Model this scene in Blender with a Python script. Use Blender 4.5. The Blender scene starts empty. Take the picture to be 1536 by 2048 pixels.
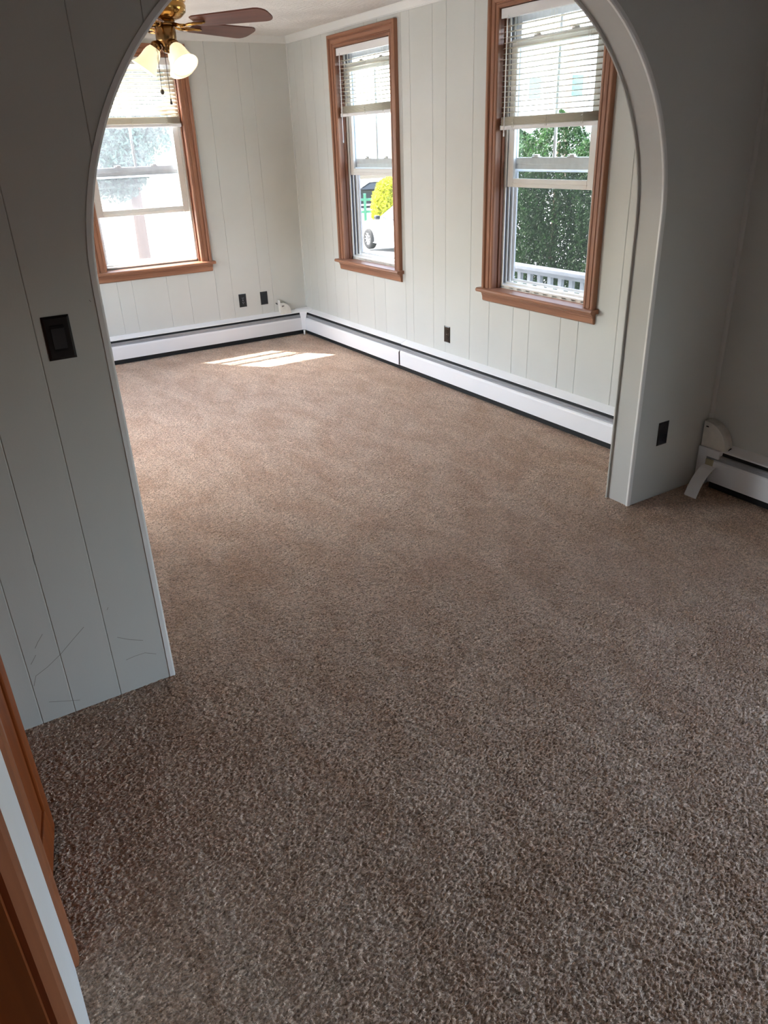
import bpy, math, random
import numpy as np
from mathutils import Matrix, Vector

random.seed(7)
RNG = np.random.default_rng(11)
PI = math.pi
SC = bpy.context.scene
COL = SC.collection

# ------------------------------------------------------------------ camera
CAM = dict(loc=(-3.2121, -6.5403, 1.6043), yaw=-0.5466, pitch=0.4573, roll=-0.0379, f=1501.73)


def cam_axes():
    yaw, pit, rol = CAM['yaw'], CAM['pitch'], CAM['roll']
    f = Vector((-math.sin(yaw), math.cos(yaw), 0))
    r = Vector((math.cos(yaw), math.sin(yaw), 0))
    u = Vector((0, 0, 1))
    f2 = math.cos(pit) * f - math.sin(pit) * u
    u2 = math.cos(pit) * u + math.sin(pit) * f
    return (math.cos(rol) * r + math.sin(rol) * u2, -math.sin(rol) * r + math.cos(rol) * u2, f2)


cd = bpy.data.cameras.new('camera')
cam = bpy.data.objects.new('camera', cd)
COL.objects.link(cam)
r_, u_, f_ = cam_axes()
cam.matrix_world = Matrix(((r_.x, u_.x, -f_.x, CAM['loc'][0]), (r_.y, u_.y, -f_.y, CAM['loc'][1]),
                           (r_.z, u_.z, -f_.z, CAM['loc'][2]), (0, 0, 0, 1)))
cd.sensor_fit = 'VERTICAL'
cd.sensor_height = 36
cd.lens = CAM['f'] / 2048 * 36
cd.clip_start = 0.01
cd.clip_end = 500
SC.camera = cam

# ------------------------------------------------------------------ light
SUN_TRAVEL = Vector((0.80, -1.0, -1.80)).normalized()
SKY_STRENGTH = 0.62
SUN_STRENGTH = 7.0
EXPOSURE = 2.45

w = bpy.data.worlds.new('sky')
SC.world = w
w.use_nodes = True
nt = w.node_tree
nt.nodes.clear()
sky = nt.nodes.new('ShaderNodeTexSky')
sky.sky_type = 'NISHITA'
sky.sun_disc = False
sky.sun_elevation = math.asin(-SUN_TRAVEL.z)
sky.sun_rotation = math.atan2(-SUN_TRAVEL.x, -SUN_TRAVEL.y)
sky.dust_density = 3.0
bg = nt.nodes.new('ShaderNodeBackground')
bg.inputs[1].default_value = SKY_STRENGTH
wo = nt.nodes.new('ShaderNodeOutputWorld')
hsv = nt.nodes.new('ShaderNodeHueSaturation')
hsv.inputs['Saturation'].default_value = .68
nt.links.new(sky.outputs[0], hsv.inputs['Color'])
nt.links.new(hsv.outputs[0], bg.inputs[0])
nt.links.new(bg.outputs[0], wo.inputs[0])

sd = bpy.data.lights.new('sun', 'SUN')
sd.energy = SUN_STRENGTH
sd.angle = math.radians(0.55)
sd.color = (1, 0.97, 0.93)
sun = bpy.data.objects.new('sun', sd)
sun.rotation_euler = SUN_TRAVEL.to_track_quat('-Z', 'Y').to_euler()
sun.location = (-4, 6, 9)
COL.objects.link(sun)


def portal(name, loc, rotz, sx, sz):
    l = bpy.data.lights.new(name, 'AREA')
    l.shape = 'RECTANGLE'
    l.size = sx
    l.size_y = sz
    l.cycles.is_portal = True
    o = bpy.data.objects.new(name, l)
    o.location = loc
    # area light shines along its local -Z; rotz turns the "inward" direction
    d = Vector((math.cos(rotz), math.sin(rotz), 0))
    o.rotation_euler = d.to_track_quat('-Z', 'Y').to_euler()
    COL.objects.link(o)


SC.view_settings.view_transform = 'Standard'
SC.view_settings.look = 'None'
SC.view_settings.exposure = EXPOSURE
SC.view_settings.gamma = 1
SC.view_settings.use_curve_mapping = False
SC.cycles.use_denoising = True
SC.cycles.max_bounces = 10
SC.cycles.diffuse_bounces = 6
SC.cycles.transparent_max_bounces = 24
SC.cycles.sample_clamp_indirect = 8
SC.cycles.caustics_reflective = False
SC.cycles.caustics_refractive = False


# ------------------------------------------------------------------ materials
def srgb(r, g, b):
    f = lambda c: ((c / 255 + 0.055) / 1.055) ** 2.4 if c / 255 > 0.04045 else c / 255 / 12.92
    return (f(r), f(g), f(b), 1)


class NM:
    """small node-material builder"""

    def __init__(s, name):
        s.m = bpy.data.materials.new(name)
        s.m.use_nodes = True
        s.t = s.m.node_tree
        s.t.nodes.clear()
        s.out = s.t.nodes.new('ShaderNodeOutputMaterial')

    def n(s, kind, **kw):
        nd = s.t.nodes.new(kind)
        for k, v in kw.items():
            if k in nd.inputs:
                s.put(nd.inputs[k], v)
            else:
                setattr(nd, k, v)
        return nd

    def put(s, sock, v):
        if isinstance(v, bpy.types.NodeSocket):
            s.t.links.new(v, sock)
        else:
            sock.default_value = v

    def coord(s, scale=(1, 1, 1), kind='Object'):
        tc = s.n('ShaderNodeTexCoord')
        mp = s.n('ShaderNodeMapping')
        s.put(mp.inputs['Vector'], tc.outputs[kind])
        mp.inputs['Scale'].default_value = scale
        return mp.outputs[0]

    def noise(s, vec, scale, detail=3, rough=.5, dist=0):
        nd = s.n('ShaderNodeTexNoise')
        s.put(nd.inputs['Vector'], vec)
        nd.inputs['Scale'].default_value = scale
        nd.inputs['Detail'].default_value = detail
        nd.inputs['Roughness'].default_value = rough
        nd.inputs['Distortion'].default_value = dist
        return nd.outputs[0]

    def ramp(s, fac, stops):
        nd = s.n('ShaderNodeValToRGB')
        s.put(nd.inputs[0], fac)
        el = nd.color_ramp.elements
        while len(el) < len(stops):
            el.new(0.5)
        for e, (p, c) in zip(el, stops):
            e.position = p
            e.color = c
        return nd.outputs[0]

    def mix(s, fac, a, b, mode='MIX'):
        nd = s.n('ShaderNodeMix', data_type='RGBA', blend_type=mode)
        s.put(nd.inputs[0], fac)
        s.put(nd.inputs[6], a)
        s.put(nd.inputs[7], b)
        return nd.outputs[2]

    def math(s, op, a, b=0.0, c=0.0):
        nd = s.n('ShaderNodeMath', operation=op)
        for i, v in enumerate((a, b, c)):
            s.put(nd.inputs[i], v)
        return nd.outputs[0]

    def bump(s, h, strength, dist):
        nd = s.n('ShaderNodeBump')
        s.put(nd.inputs['Height'], h)
        nd.inputs['Strength'].default_value = strength
        nd.inputs['Distance'].default_value = dist
        return nd.outputs[0]

    def principled(s, color, rough=.5, metal=0, normal=None, spec=.5, **kw):
        p = s.n('ShaderNodeBsdfPrincipled')
        s.put(p.inputs['Base Color'], color)
        s.put(p.inputs['Roughness'], rough)
        p.inputs['Metallic'].default_value = metal
        p.inputs['Specular IOR Level'].default_value = spec
        if normal is not None:
            s.put(p.inputs['Normal'], normal)
        for k, v in kw.items():
            s.put(p.inputs[k], v)
        return p.outputs[0]

    def done(s, shader):
        s.t.links.new(shader, s.out.inputs[0])
        return s.m


def plain(name, c, rough=.5, metal=0, spec=.5, var=.06, nscale=30, bump=0.0):
    k = NM(name)
    v = k.coord()
    nz = k.noise(v, nscale, 3)
    lo = tuple(x * (1 - var) for x in c[:3]) + (1,)
    hi = tuple(min(1, x * (1 + var)) for x in c[:3]) + (1,)
    col = k.ramp(nz, [(.3, lo), (.7, hi)])
    nrm = k.bump(k.noise(v, nscale * 8, 2), bump, .002) if bump else None
    return k.done(k.principled(col, rough, metal, nrm, spec))


def wall_paint(name, c, scuff=False):
    k = NM(name)
    v = k.coord()
    col = k.ramp(k.noise(v, 1.6, 4), [(.3, tuple(x * .96 for x in c[:3]) + (1,)), (.7, tuple(min(1, x * 1.03) for x in c[:3]) + (1,))])
    nrm = k.bump(k.noise(v, 260, 2), .12, .001)
    return k.done(k.principled(col, .48, 0, nrm, .4))


def wood(name, axis, c1, c2, rough=.38):
    k = NM(name)
    s = [38, 38, 38]
    s[axis] = 1.6
    v = k.coord(tuple(s))
    g = k.noise(v, 1.0, 5, .6, .4)
    g2 = k.noise(v, 4.0, 2, .6)
    col = k.ramp(g, [(.28, c1), (.72, c2)])
    col = k.mix(k.math('MULTIPLY', g2, .18), col, tuple(x * .45 for x in c1[:3]) + (1,))
    nrm = k.bump(g2, .12, .001)
    return k.done(k.principled(col, rough, 0, nrm, .45))


def glass(name, tint=(1, 1, 1, 1), haze=0.0):
    k = NM(name)
    tr = k.n('ShaderNodeBsdfTransparent', Color=tint)
    gl = k.n('ShaderNodeBsdfGlossy', Roughness=.02)
    lw = k.n('ShaderNodeLayerWeight', Blend=.5)
    mx = k.n('ShaderNodeMixShader')
    k.put(mx.inputs[0], k.math('MULTIPLY_ADD', k.math('POWER', lw.outputs['Facing'], 5.0), .5, .03))
    k.put(mx.inputs[1], tr.outputs[0])
    k.put(mx.inputs[2], gl.outputs[0])
    sh = mx.outputs[0]
    if haze:
        tl = k.n('ShaderNodeBsdfTranslucent', Color=(.9, .92, .95, 1))
        m2 = k.n('ShaderNodeMixShader')
        k.put(m2.inputs[0], k.math('MULTIPLY', k.noise(k.coord(), 6, 4), haze * 2))
        k.put(m2.inputs[1], sh)
        k.put(m2.inputs[2], tl.outputs[0])
        sh = m2.outputs[0]
    return k.done(sh)


def mesh_screen(name, fac, col, trans=.3):
    k = NM(name)
    tr = k.n('ShaderNodeBsdfTransparent')
    df = k.n('ShaderNodeBsdfDiffuse', Color=col)
    tl = k.n('ShaderNodeBsdfTranslucent', Color=col)
    m1 = k.n('ShaderNodeMixShader')
    m1.inputs[0].default_value = trans
    k.put(m1.inputs[1], df.outputs[0])
    k.put(m1.inputs[2], tl.outputs[0])
    m2 = k.n('ShaderNodeMixShader')
    m2.inputs[0].default_value = fac
    k.put(m2.inputs[1], tr.outputs[0])
    k.put(m2.inputs[2], m1.outputs[0])
    return k.done(m2.outputs[0])


def slat_mat(name, c, trans):
    k = NM(name)
    p = k.principled(c, .4, 0, None, .4)
    tl = k.n('ShaderNodeBsdfTranslucent', Color=(1, .93, .76, 1))
    m = k.n('ShaderNodeMixShader')
    m.inputs[0].default_value = trans
    k.put(m.inputs[1], p)
    k.put(m.inputs[2], tl.outputs[0])
    return k.done(m.outputs[0])


def carpet_mat():
    k = NM('carpet_pile')
    v = k.coord()
    pit_speck = k.noise(v, 190, 3, .7)
    tuft_cell = k.n('ShaderNodeTexVoronoi', feature='F1')
    k.put(tuft_cell.inputs['Vector'], v)
    tuft_cell.inputs['Scale'].default_value = 210
    sep = k.n('ShaderNodeSeparateColor')
    k.put(sep.inputs[0], tuft_cell.outputs['Color'])
    base = k.ramp(sep.outputs[0], [(0, (.28, .17, .105, 1)), (.3, (.62, .43, .31, 1)), (.65, (.86, .63, .475, 1)), (1, (.96, .76, .60, 1))])
    base = k.mix(.4, base, k.ramp(pit_speck, [(.34, (.34, .21, .135, 1)), (.66, (.95, .725, .56, 1))]))  # dark specks stand in for shaded pits between the tufts
    mp4 = k.n('ShaderNodeMapping')
    k.put(mp4.inputs['Vector'], v)
    mp4.inputs['Location'].default_value = (3.7, 9.1, 0)
    mp4.inputs['Scale'].default_value = (.55, 1.0, 1.0)
    pit_shade = k.ramp(k.noise(mp4.outputs[0], 95, 3, .6, .5), [(.36, (.76, .72, .68, 1)), (.58, (1.16, 1.15, 1.14, 1))])
    base = k.mix(.8, base, pit_shade, 'MULTIPLY')  # tuft shading multiplied into the pile colour
    # pile lean: sheen of brushed swathes painted into the colour
    tc = k.n('ShaderNodeTexCoord')
    mp = k.n('ShaderNodeMapping')
    k.put(mp.inputs['Vector'], tc.outputs['Object'])
    mp.inputs['Rotation'].default_value = (0, 0, math.radians(-28))
    mp.inputs['Scale'].default_value = (2.2, 1.0, 1)
    sw = k.noise(mp.outputs[0], 3.2, 5, .6, .6)
    lean = k.ramp(sw, [(.34, (.84, .76, .70, 1)), (.62, (1.05, 1.07, 1.09, 1))])
    col = k.mix(1.0, base, lean, 'MULTIPLY')
    mp2 = k.n('ShaderNodeMapping')
    k.put(mp2.inputs['Vector'], tc.outputs['Object'])
    mp2.inputs['Scale'].default_value = (.62, 1.0, 1.0)
    row = k.noise(mp2.outputs[0], 170, 2, .55, .35)
    fine = k.noise(v, 420, 2, .6)
    mp3 = k.n('ShaderNodeMapping')
    k.put(mp3.inputs['Vector'], tc.outputs['Object'])
    mp3.inputs['Scale'].default_value = (.5, 1.0, 1.0)
    coarse = k.noise(mp3.outputs[0], 80, 2, .5, .4)
    h = k.math('ADD', k.math('ADD', k.math('MULTIPLY', row, .8), k.math('MULTIPLY', fine, .35)), k.math('MULTIPLY', coarse, 1.5))
    nrm = k.bump(h, 1.0, .014)
    return k.done(k.principled(col, .7, 0, nrm, .22, **{'Sheen Weight': .35, 'Sheen Roughness': .45, 'Sheen Tint': (1, .95, .92, 1)}))


def ceiling_mat():
    k = NM('swirl_ceiling')
    v = k.coord()
    vo = k.n('ShaderNodeTexVoronoi', feature='F1')
    k.put(vo.inputs['Vector'], v)
    vo.inputs['Scale'].default_value = 4.2
    vo.inputs['Randomness'].default_value = 1.0
    sc_ = k.n('ShaderNodeSeparateColor')
    k.put(sc_.inputs[0], vo.outputs['Color'])
    ang = k.math('MULTIPLY', sc_.outputs[0], 2 * PI)
    sx = k.n('ShaderNodeSeparateXYZ')
    k.put(sx.inputs[0], v)
    proj_ = k.math('ADD', k.math('MULTIPLY', sx.outputs[0], k.math('COSINE', ang)), k.math('MULTIPLY', sx.outputs[1], k.math('SINE', ang)))
    comb = k.math('SINE', k.math('ADD', k.math('MULTIPLY', proj_, 160), k.math('MULTIPLY', k.noise(v, 9, 2), 9)))
    fine = k.noise(v, 70, 4, .7)
    slope = k.math('MULTIPLY', proj_, 5.0)
    edge = k.math('ADD', k.math('ADD', k.math('MULTIPLY', comb, .12), k.math('MULTIPLY', fine, .8)), slope)
    nrm = k.bump(edge, .7, .012)
    col = k.ramp(k.noise(v, 3, 4), [(.3, (.68, .67, .64, 1)), (.7, (.80, .79, .76, 1))])
    return k.done(k.principled(col, .8, 0, nrm, .2))


def emit_mat(name, c, strength, base=(.9, .85, .75, 1)):
    k = NM(name)
    p = k.principled(base, .4, 0, None, .4, **{'Emission Color': c, 'Emission Strength': strength})
    return k.done(p)


def brick_mat():
    k = NM('weathered_brick')
    bt = k.n('ShaderNodeTexBrick', Scale=2.2, Color1=(.30, .17, .13, 1), Color2=(.42, .27, .21, 1), Mortar=(.6, .58, .55, 1))
    mp = k.n('ShaderNodeMapping')
    k.put(mp.inputs['Vector'], k.coord())
    mp.inputs['Rotation'].default_value = (PI / 2, 0, 0)
    k.put(bt.inputs['Vector'], mp.outputs[0])
    return k.done(k.principled(bt.outputs[0], .9))


def leaf_mat(name, c1, c2, trans=.3):
    k = NM(name)
    v = k.coord()
    col = k.ramp(k.noise(v, 14, 3), [(.3, c1), (.7, c2)])
    df = k.principled(col, .6, 0, None, .3)
    tl = k.n('ShaderNodeBsdfTranslucent')
    k.put(tl.inputs['Color'], col)
    m = k.n('ShaderNodeMixShader')
    m.inputs[0].default_value = trans
    k.put(m.inputs[1], df)
    k.put(m.inputs[2], tl.outputs[0])
    return k.done(m.outputs[0])


WALL_C = (.59, .595, .56, 1)
M = {
    'wall': wall_paint('panel_paint', WALL_C),
    'wall_scuffed': wall_paint('panel_paint_scuffed', WALL_C, True),
    'unseen_dark': wood('bounce_cut_dark', 2, (.10, .055, .03, 1), (.16, .09, .05, 1)),  # dark finish for unseen surfaces, chosen to cut bounce light
    'white_wall': wall_paint('white_wall_paint', (.80, .81, .82, 1)),
    'trim': plain('trim_paint', (.70, .70, .67, 1), .4, var=.012, nscale=4),
    'lining': plain('lining_paint', (.56, .56, .53, 1), .45, var=.012, nscale=4),
    'bead': plain('bead_lit_paint', (.86, .86, .84, 1), .3, var=.01, nscale=4),  # lighter than the lining: window light on the edge put into the paint
    'ceiling': ceiling_mat(),
    'carpet': carpet_mat(),
    'wood_z': wood('stained_pine_upright', 2, srgb(130, 86, 63), srgb(170, 120, 92)),
    'wood_x': wood('stained_pine_level', 0, srgb(130, 86, 63), srgb(170, 120, 92)),
    'jamb': wood('dark_stained_jamb', 2, srgb(108, 66, 46), srgb(140, 90, 66)),
    'door_wood': wood('orange_door_wood', 2, srgb(122, 58, 18), srgb(156, 80, 30), .5),
    'door_wood_h': wood('orange_door_wood_level', 1, srgb(122, 62, 26), srgb(156, 86, 40), .35),
    'door_casing': wood('door_casing_wood', 2, srgb(140, 84, 54), srgb(168, 106, 72), .4),
    'vinyl': plain('white_vinyl', (.80, .79, .75, 1), .35, var=.012, nscale=5),
    'storm': plain('white_aluminium', (.74, .77, .80, 1), .3),
    'track': plain('dark_track_gap', (.10, .10, .12, 1), .6),
    'glass': glass('window_glass', (.97, .985, .98, 1)),
    'dusty_glass': glass('dusty_window_glass', (.97, .985, 1, 1), .010),
    'screen': mesh_screen('insect_screen', .42, (.055, .06, .05, 1)),
    'dusty_screen': mesh_screen('dusty_insect_screen', .30, (.09, .09, .095, 1), .6),
    'metal': plain('latch_metal', (.55, .52, .48, 1), .3, 1),
    'slat': slat_mat('blind_slat_vinyl', (.84, .80, .70, 1), .24),
    'blind': plain('blind_rail_vinyl', (.80, .79, .78, 1), .4, var=.01),
    'cord': plain('blind_cord', (.78, .75, .66, 1), .8),
    'heater': plain('heater_enamel', (.86, .86, .87, 1), .35, var=.01, nscale=4),
    'damper': plain('heater_damper_grey', (.36, .37, .39, 1), .3, .3, var=.01),
    'scuff': plain('scuff_grey', (.30, .29, .26, 1), .7),
    'black': plain('black_void', (.012, .012, .012, 1), .8),
    'yellowed': plain('yellowed_plastic', (.55, .48, .30, 1), .5),
    'pvc': plain('cream_plastic', (.74, .72, .66, 1), .4),
    'plate': plain('black_gloss_plastic', (.010, .010, .012, 1), .18),
    'bronze_plate': plain('dark_bronze_plate', (.03, .024, .02, 1), .25, .4),
    'brass': plain('polished_brass', srgb(196, 150, 84), .16, 1),
    'antique': plain('antique_brass', srgb(140, 108, 70), .25, 1),
    'blade': wood('fan_blade_wood', 0, srgb(84, 44, 34), srgb(120, 70, 54), .3),
    'shade': emit_mat('frosted_shade_glass', (1, .80, .46, 1), .17),
    'bulb': emit_mat('lit_bulb', (1, .88, .66, 1), 6),
    'chain': plain('chain_dark', (.05, .045, .04, 1), .4, .6),
}


# ------------------------------------------------------------------ mesh helpers
class MB:
    def __init__(s):
        s.v = []
        s.f = []
        s.sm = []

    def add(s, vs, fs, smooth=False):
        o = len(s.v)
        s.v += [tuple(p) for p in vs]
        s.f += [tuple(i + o for i in f) for f in fs]
        s.sm += [smooth] * len(fs)
        return s

    def box(s, a, b, bev=0.0):
        x0, x1 = sorted((a[0], b[0]))
        y0, y1 = sorted((a[1], b[1]))
        z0, z1 = sorted((a[2], b[2]))
        if bev <= 0:
            return s.add([(x0, y0, z0), (x1, y0, z0), (x1, y1, z0), (x0, y1, z0), (x0, y0, z1), (x1, y0, z1), (x1, y1, z1), (x0, y1, z1)],
                         [(3, 2, 1, 0), (4, 5, 6, 7), (0, 1, 5, 4), (1, 2, 6, 5), (2, 3, 7, 6), (3, 0, 4, 7)])
        bev = min(bev, (x1 - x0) / 2.01, (y1 - y0) / 2.01, (z1 - z0) / 2.01)
        import bmesh
        bm = bmesh.new()
        bmesh.ops.create_cube(bm, size=1)
        for v in bm.verts:
            v.co = ((x0 + x1) / 2 + v.co.x * (x1 - x0), (y0 + y1) / 2 + v.co.y * (y1 - y0), (z0 + z1) / 2 + v.co.z * (z1 - z0))
        bmesh.ops.bevel(bm, geom=list(bm.edges), offset=bev, segments=2, affect='EDGES', profile=.5)
        bm.verts.index_update()
        s.add([v.co[:] for v in bm.verts], [[v.index for v in f.verts] for f in bm.faces])
        bm.free()
        return s

    def prism(s, poly, axis, a, b, smooth=False, cap=True):
        """poly: list of 2D points in the other two axes (cyclic order), extruded along axis from a to b"""
        n = len(poly)
        oth = [i for i in range(3) if i != axis]
        vs = []
        for t in (a, b):
            for p in poly:
                q = [0, 0, 0]
                q[axis] = t
                q[oth[0]] = p[0]
                q[oth[1]] = p[1]
                vs.append(q)
        fs = [(i, (i + 1) % n, n + (i + 1) % n, n + i) for i in range(n)]
        s.add(vs, fs, smooth)
        if cap:
            s.add(vs, [tuple(range(n))[::-1], tuple(range(n, 2 * n))])
        return s

    def tube(s, path, r, seg=8, cap=True):
        pts = [Vector(p) for p in path]
        rad = r if isinstance(r, (list, tuple)) else [r] * len(pts)
        rings = []
        for i, p in enumerate(pts):
            d = (pts[min(i + 1, len(pts) - 1)] - pts[max(i - 1, 0)]).normalized()
            a = Vector((0, 0, 1)) if abs(d.z) < .9 else Vector((1, 0, 0))
            e1 = d.cross(a).normalized()
            e2 = d.cross(e1)
            rings.append([p + rad[i] * (math.cos(2 * PI * k / seg) * e1 + math.sin(2 * PI * k / seg) * e2) for k in range(seg)])
        vs = [q for rg in rings for q in rg]
        fs = [(i * seg + k, i * seg + (k + 1) % seg, (i + 1) * seg + (k + 1) % seg, (i + 1) * seg + k) for i in range(len(pts) - 1) for k in range(seg)]
        s.add(vs, fs, True)
        if cap:
            s.add(vs, [tuple(range(seg)), tuple(range(len(vs) - seg, len(vs)))[::-1]])
        return s

    def lathe(s, prof, seg=28, mat=None, cap=False):
        """prof: (radius, z) list, revolved about z; mat: optional Matrix"""
        vs = []
        for r, z in prof:
            for k in range(seg):
                a = 2 * PI * k / seg
                vs.append(Vector((r * math.cos(a), r * math.sin(a), z)))
        if mat is not None:
            vs = [mat @ v for v in vs]
        n = len(prof)
        fs = [(i * seg + k, i * seg + (k + 1) % seg, (i + 1) * seg + (k + 1) % seg, (i + 1) * seg + k) for i in range(n - 1) for k in range(seg)]
        s.add(vs, fs, True)
        if cap:
            s.add(vs, [tuple(range(seg))[::-1], tuple(range((n - 1) * seg, n * seg))])
        return s

    def build(s, name, mat, parent=None, mats=None):
        me = bpy.data.meshes.new(name)
        me.from_pydata(s.v, [], s.f)
        me.polygons.foreach_set('use_smooth', s.sm)
        me.materials.append(M[mat] if isinstance(mat, str) else mat)
        me.update()
        import bmesh
        bm = bmesh.new()
        bm.from_mesh(me)
        bmesh.ops.remove_doubles(bm, verts=bm.verts, dist=1e-6)
        bmesh.ops.recalc_face_normals(bm, faces=bm.faces)
        bm.to_mesh(me)
        bm.free()
        o = bpy.data.objects.new(name, me)
        COL.objects.link(o)
        if parent is not None:
            o.parent = parent
        return o


def tag(o, label=None, cat=None, group=None, kind=None):
    for k, v in (('label', label), ('category', cat), ('group', group), ('kind', kind)):
        if v:
            o[k] = v
    return o


def empty(name, loc=(0, 0, 0), rz=0.0):
    o = bpy.data.objects.new(name, None)
    o.empty_display_size = .1
    o.location = loc
    o.rotation_euler = (0, 0, rz)
    COL.objects.link(o)
    return o


def struct(o, label=None):
    return tag(o, label, None, None, 'structure')


# ------------------------------------------------------------------ dimensions
XW = -3.278          # left wall plane
YA = -4.394          # front face of the arch wall
TA = 0.13            # its thickness
HC = 2.41            # ceiling
YR = -8.6            # rear wall
AX0, AX1 = -2.770, -0.537
AR, AZ = .87, 1.28   # arch corner radius and spring height
WINS = {             # u0,u1 in wall coordinates, sash bottom, blind bottom
    'far': dict(u0=-1.765, u1=-.968), 'mid': dict(u0=.82, u1=1.575), 'near': dict(u0=2.712, u1=3.505)}
Z0, Z1 = .740, 2.245


def arch_z(x):
    e = min(x - AX0, AX1 - x)
    if e >= AR:
        return AZ + AR
    e = max(e, 0)
    return AZ + math.sqrt(max(0, AR * AR - (AR - e) ** 2))


# ------------------------------------------------------------------ grooved panel walls
GW, GD = .0022, .0032


def panel_wall(name, to, u0, u1, z0, z1, grooves, openings, mat, thick):
    """to(u, d, z) -> world; front face at d=0 with V-grooves, back at d=thick"""
    mb = MB()
    us = {u0, u1}
    zs = {z0, z1}
    for g in grooves:
        us |= {g - GW, g, g + GW}
    for o in openings:
        us |= {o[0], o[1]}
        zs |= {o[2], o[3]}
    us = sorted(u for u in us if u0 <= u <= u1)
    zs = sorted(z for z in zs if z0 <= z <= z1)
    gs = set(grooves)
    inside = lambda u, z: any(o[0] < u < o[1] and o[2] < z < o[3] for o in openings)
    dep = lambda u: GD if u in gs else 0.0
    for a, b in zip(us, us[1:]):
        for c, e in zip(zs, zs[1:]):
            if inside((a + b) / 2, (c + e) / 2):
                continue
            mb.add([to(a, dep(a), c), to(b, dep(b), c), to(b, dep(b), e), to(a, dep(a), e)], [(0, 1, 2, 3)])
            mb.add([to(a, thick, c), to(b, thick, c), to(b, thick, e), to(a, thick, e)], [(3, 2, 1, 0)])
    for o in openings:
        a, b, c, e = o
        mb.add([to(a, 0, c), to(a, thick, c), to(a, thick, e), to(a, 0, e)], [(0, 1, 2, 3)])
        mb.add([to(b, 0, c), to(b, thick, c), to(b, thick, e), to(b, 0, e)], [(0, 1, 2, 3)])
        mb.add([to(a, 0, e), to(a, thick, e), to(b, thick, e), to(b, 0, e)], [(0, 1, 2, 3)])
        if c > z0:
            mb.add([to(a, 0, c), to(a, thick, c), to(b, thick, c), to(b, 0, c)], [(0, 1, 2, 3)])
    for a in (u0, u1):
        mb.add([to(a, 0, z0), to(a, thick, z0), to(a, thick, z1), to(a, 0, z1)], [(0, 1, 2, 3)])
    return struct(mb.build(name, mat))


to_far = lambda u, d, z: (u, d, z)
to_right = lambda u, d, z: (d, -u, z)
to_left = lambda u, d, z: (XW - d, u, z)
TW = .15
op = lambda k, m=.018: (WINS[k]['u0'] - m, WINS[k]['u1'] + m, Z0 - .02, Z1 + m)
panel_wall('wall_far', to_far, XW - .12, TW, 0, HC + .02,
           [-.335, -.455, -.722, -.868, -1.109, -1.295, -1.587, -1.708, -1.95, -2.1, -2.35, -2.5, -2.75, -2.95, -3.1], [op('far')], 'wall', TW)
panel_wall('wall_right', to_right, -.0, -YR + .1, 0, HC + .02,
           [.117, .265, .426, .598, .818, .96, 1.237, 1.409, 1.70, 1.80, 2.055, 2.20, 2.475, 2.677, 2.911, 3.06, 3.327, 3.468, 3.749, 3.93, 4.1], [op('mid'), op('near'), (6.15, 8.50, .06, 1.60)], 'wall', TW)
DOOR1 = (-5.215, -4.475, 0, 2.03)
DOOR2 = (-6.86, -5.965, 0, 2.05)
panel_wall('wall_left', to_left, YR - .1, .0, 0, HC + .02, [-.4, -.7, -1.0, -1.4, -1.8, -2.2, -2.6, -3.0, -3.4, -3.9], [DOOR1, DOOR2, (-2.70, -.70, .60, 1.58)], 'white_wall', .12)

# rear wall, hall and closet shells that close the house behind the camera
mb = MB()
mb.box((-4.7, YR - .1, 0), (.15, YR, HC + .02))
struct(mb.build('wall_rear', 'unseen_dark'))  # out of view, made dark to reduce bounce
mb = MB()
mb.box((-4.7, YR, 0), (-4.6, -5.4, HC + .02))
mb.box((-4.7, -5.5, 0), (XW - .12, -5.4, HC + .02))
struct(mb.build('wall_hall', 'wall'))
mb = MB()
mb.box((-4.05, -5.4, 0), (-4.0, -4.27, HC + .02))
mb.box((-4.05, -4.32, 0), (XW - .12, -4.264, HC + .02))
struct(mb.build('wall_closet', 'wall'))

# ------------------------------------------------------------------ arch wall
mb = MB()
grooves = [-3.19, -3.092, -2.947, -2.718, -2.54, -2.36, -2.2, -1.93, -1.76, -1.55, -1.37, -1.1]
xs = {XW - .12, 0.0, AX0, AX1}
for g in grooves:
    xs |= {g - GW, g, g + GW}
for i in range(41):
    a = PI / 2 * i / 40
    xs |= {AX0 + AR - AR * math.cos(a), AX1 - AR + AR * math.cos(a)}
xs = sorted(xs)
xs = [x for i, x in enumerate(xs) if i == 0 or x - xs[i - 1] > 1e-5]
gs = set(grooves)
ZT = HC + .02
for a, b in zip(xs, xs[1:]):
    mid = (a + b) / 2
    inside = AX0 < mid < AX1
    za = arch_z(a) if inside else 0
    zb = arch_z(b) if inside else 0
    da = GD if a in gs else 0
    db = GD if b in gs else 0
    mb.add([(a, YA + da, za), (b, YA + db, zb), (b, YA + db, ZT), (a, YA + da, ZT)], [(0, 1, 2, 3)])
    mb.add([(a, YA + TA, za), (b, YA + TA, zb), (b, YA + TA, ZT), (a, YA + TA, ZT)], [(3, 2, 1, 0)])
wall_mid = struct(mb.build('wall_middle', 'wall_scuffed'), 'grey panelled wall with the round-cornered archway')

# arch lining: path of the opening, profile swept along it (offset into the opening, y)
path = [(AX0, 0.0)]
nrm = [(1, 0)]
path.append((AX0, AZ)); nrm.append((1, 0))
for i in range(1, 33):
    a = PI / 2 * i / 32
    path.append((AX0 + AR - AR * math.cos(a), AZ + AR * math.sin(a))); nrm.append((math.cos(a), -math.sin(a)))
for i in range(0, 33):
    a = PI / 2 * (1 - i / 32)
    path.append((AX1 - AR + AR * math.cos(a), AZ + AR * math.sin(a))); nrm.append((-math.cos(a), -math.sin(a)))
path.append((AX1, 0.0)); nrm.append((-1, 0))


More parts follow.
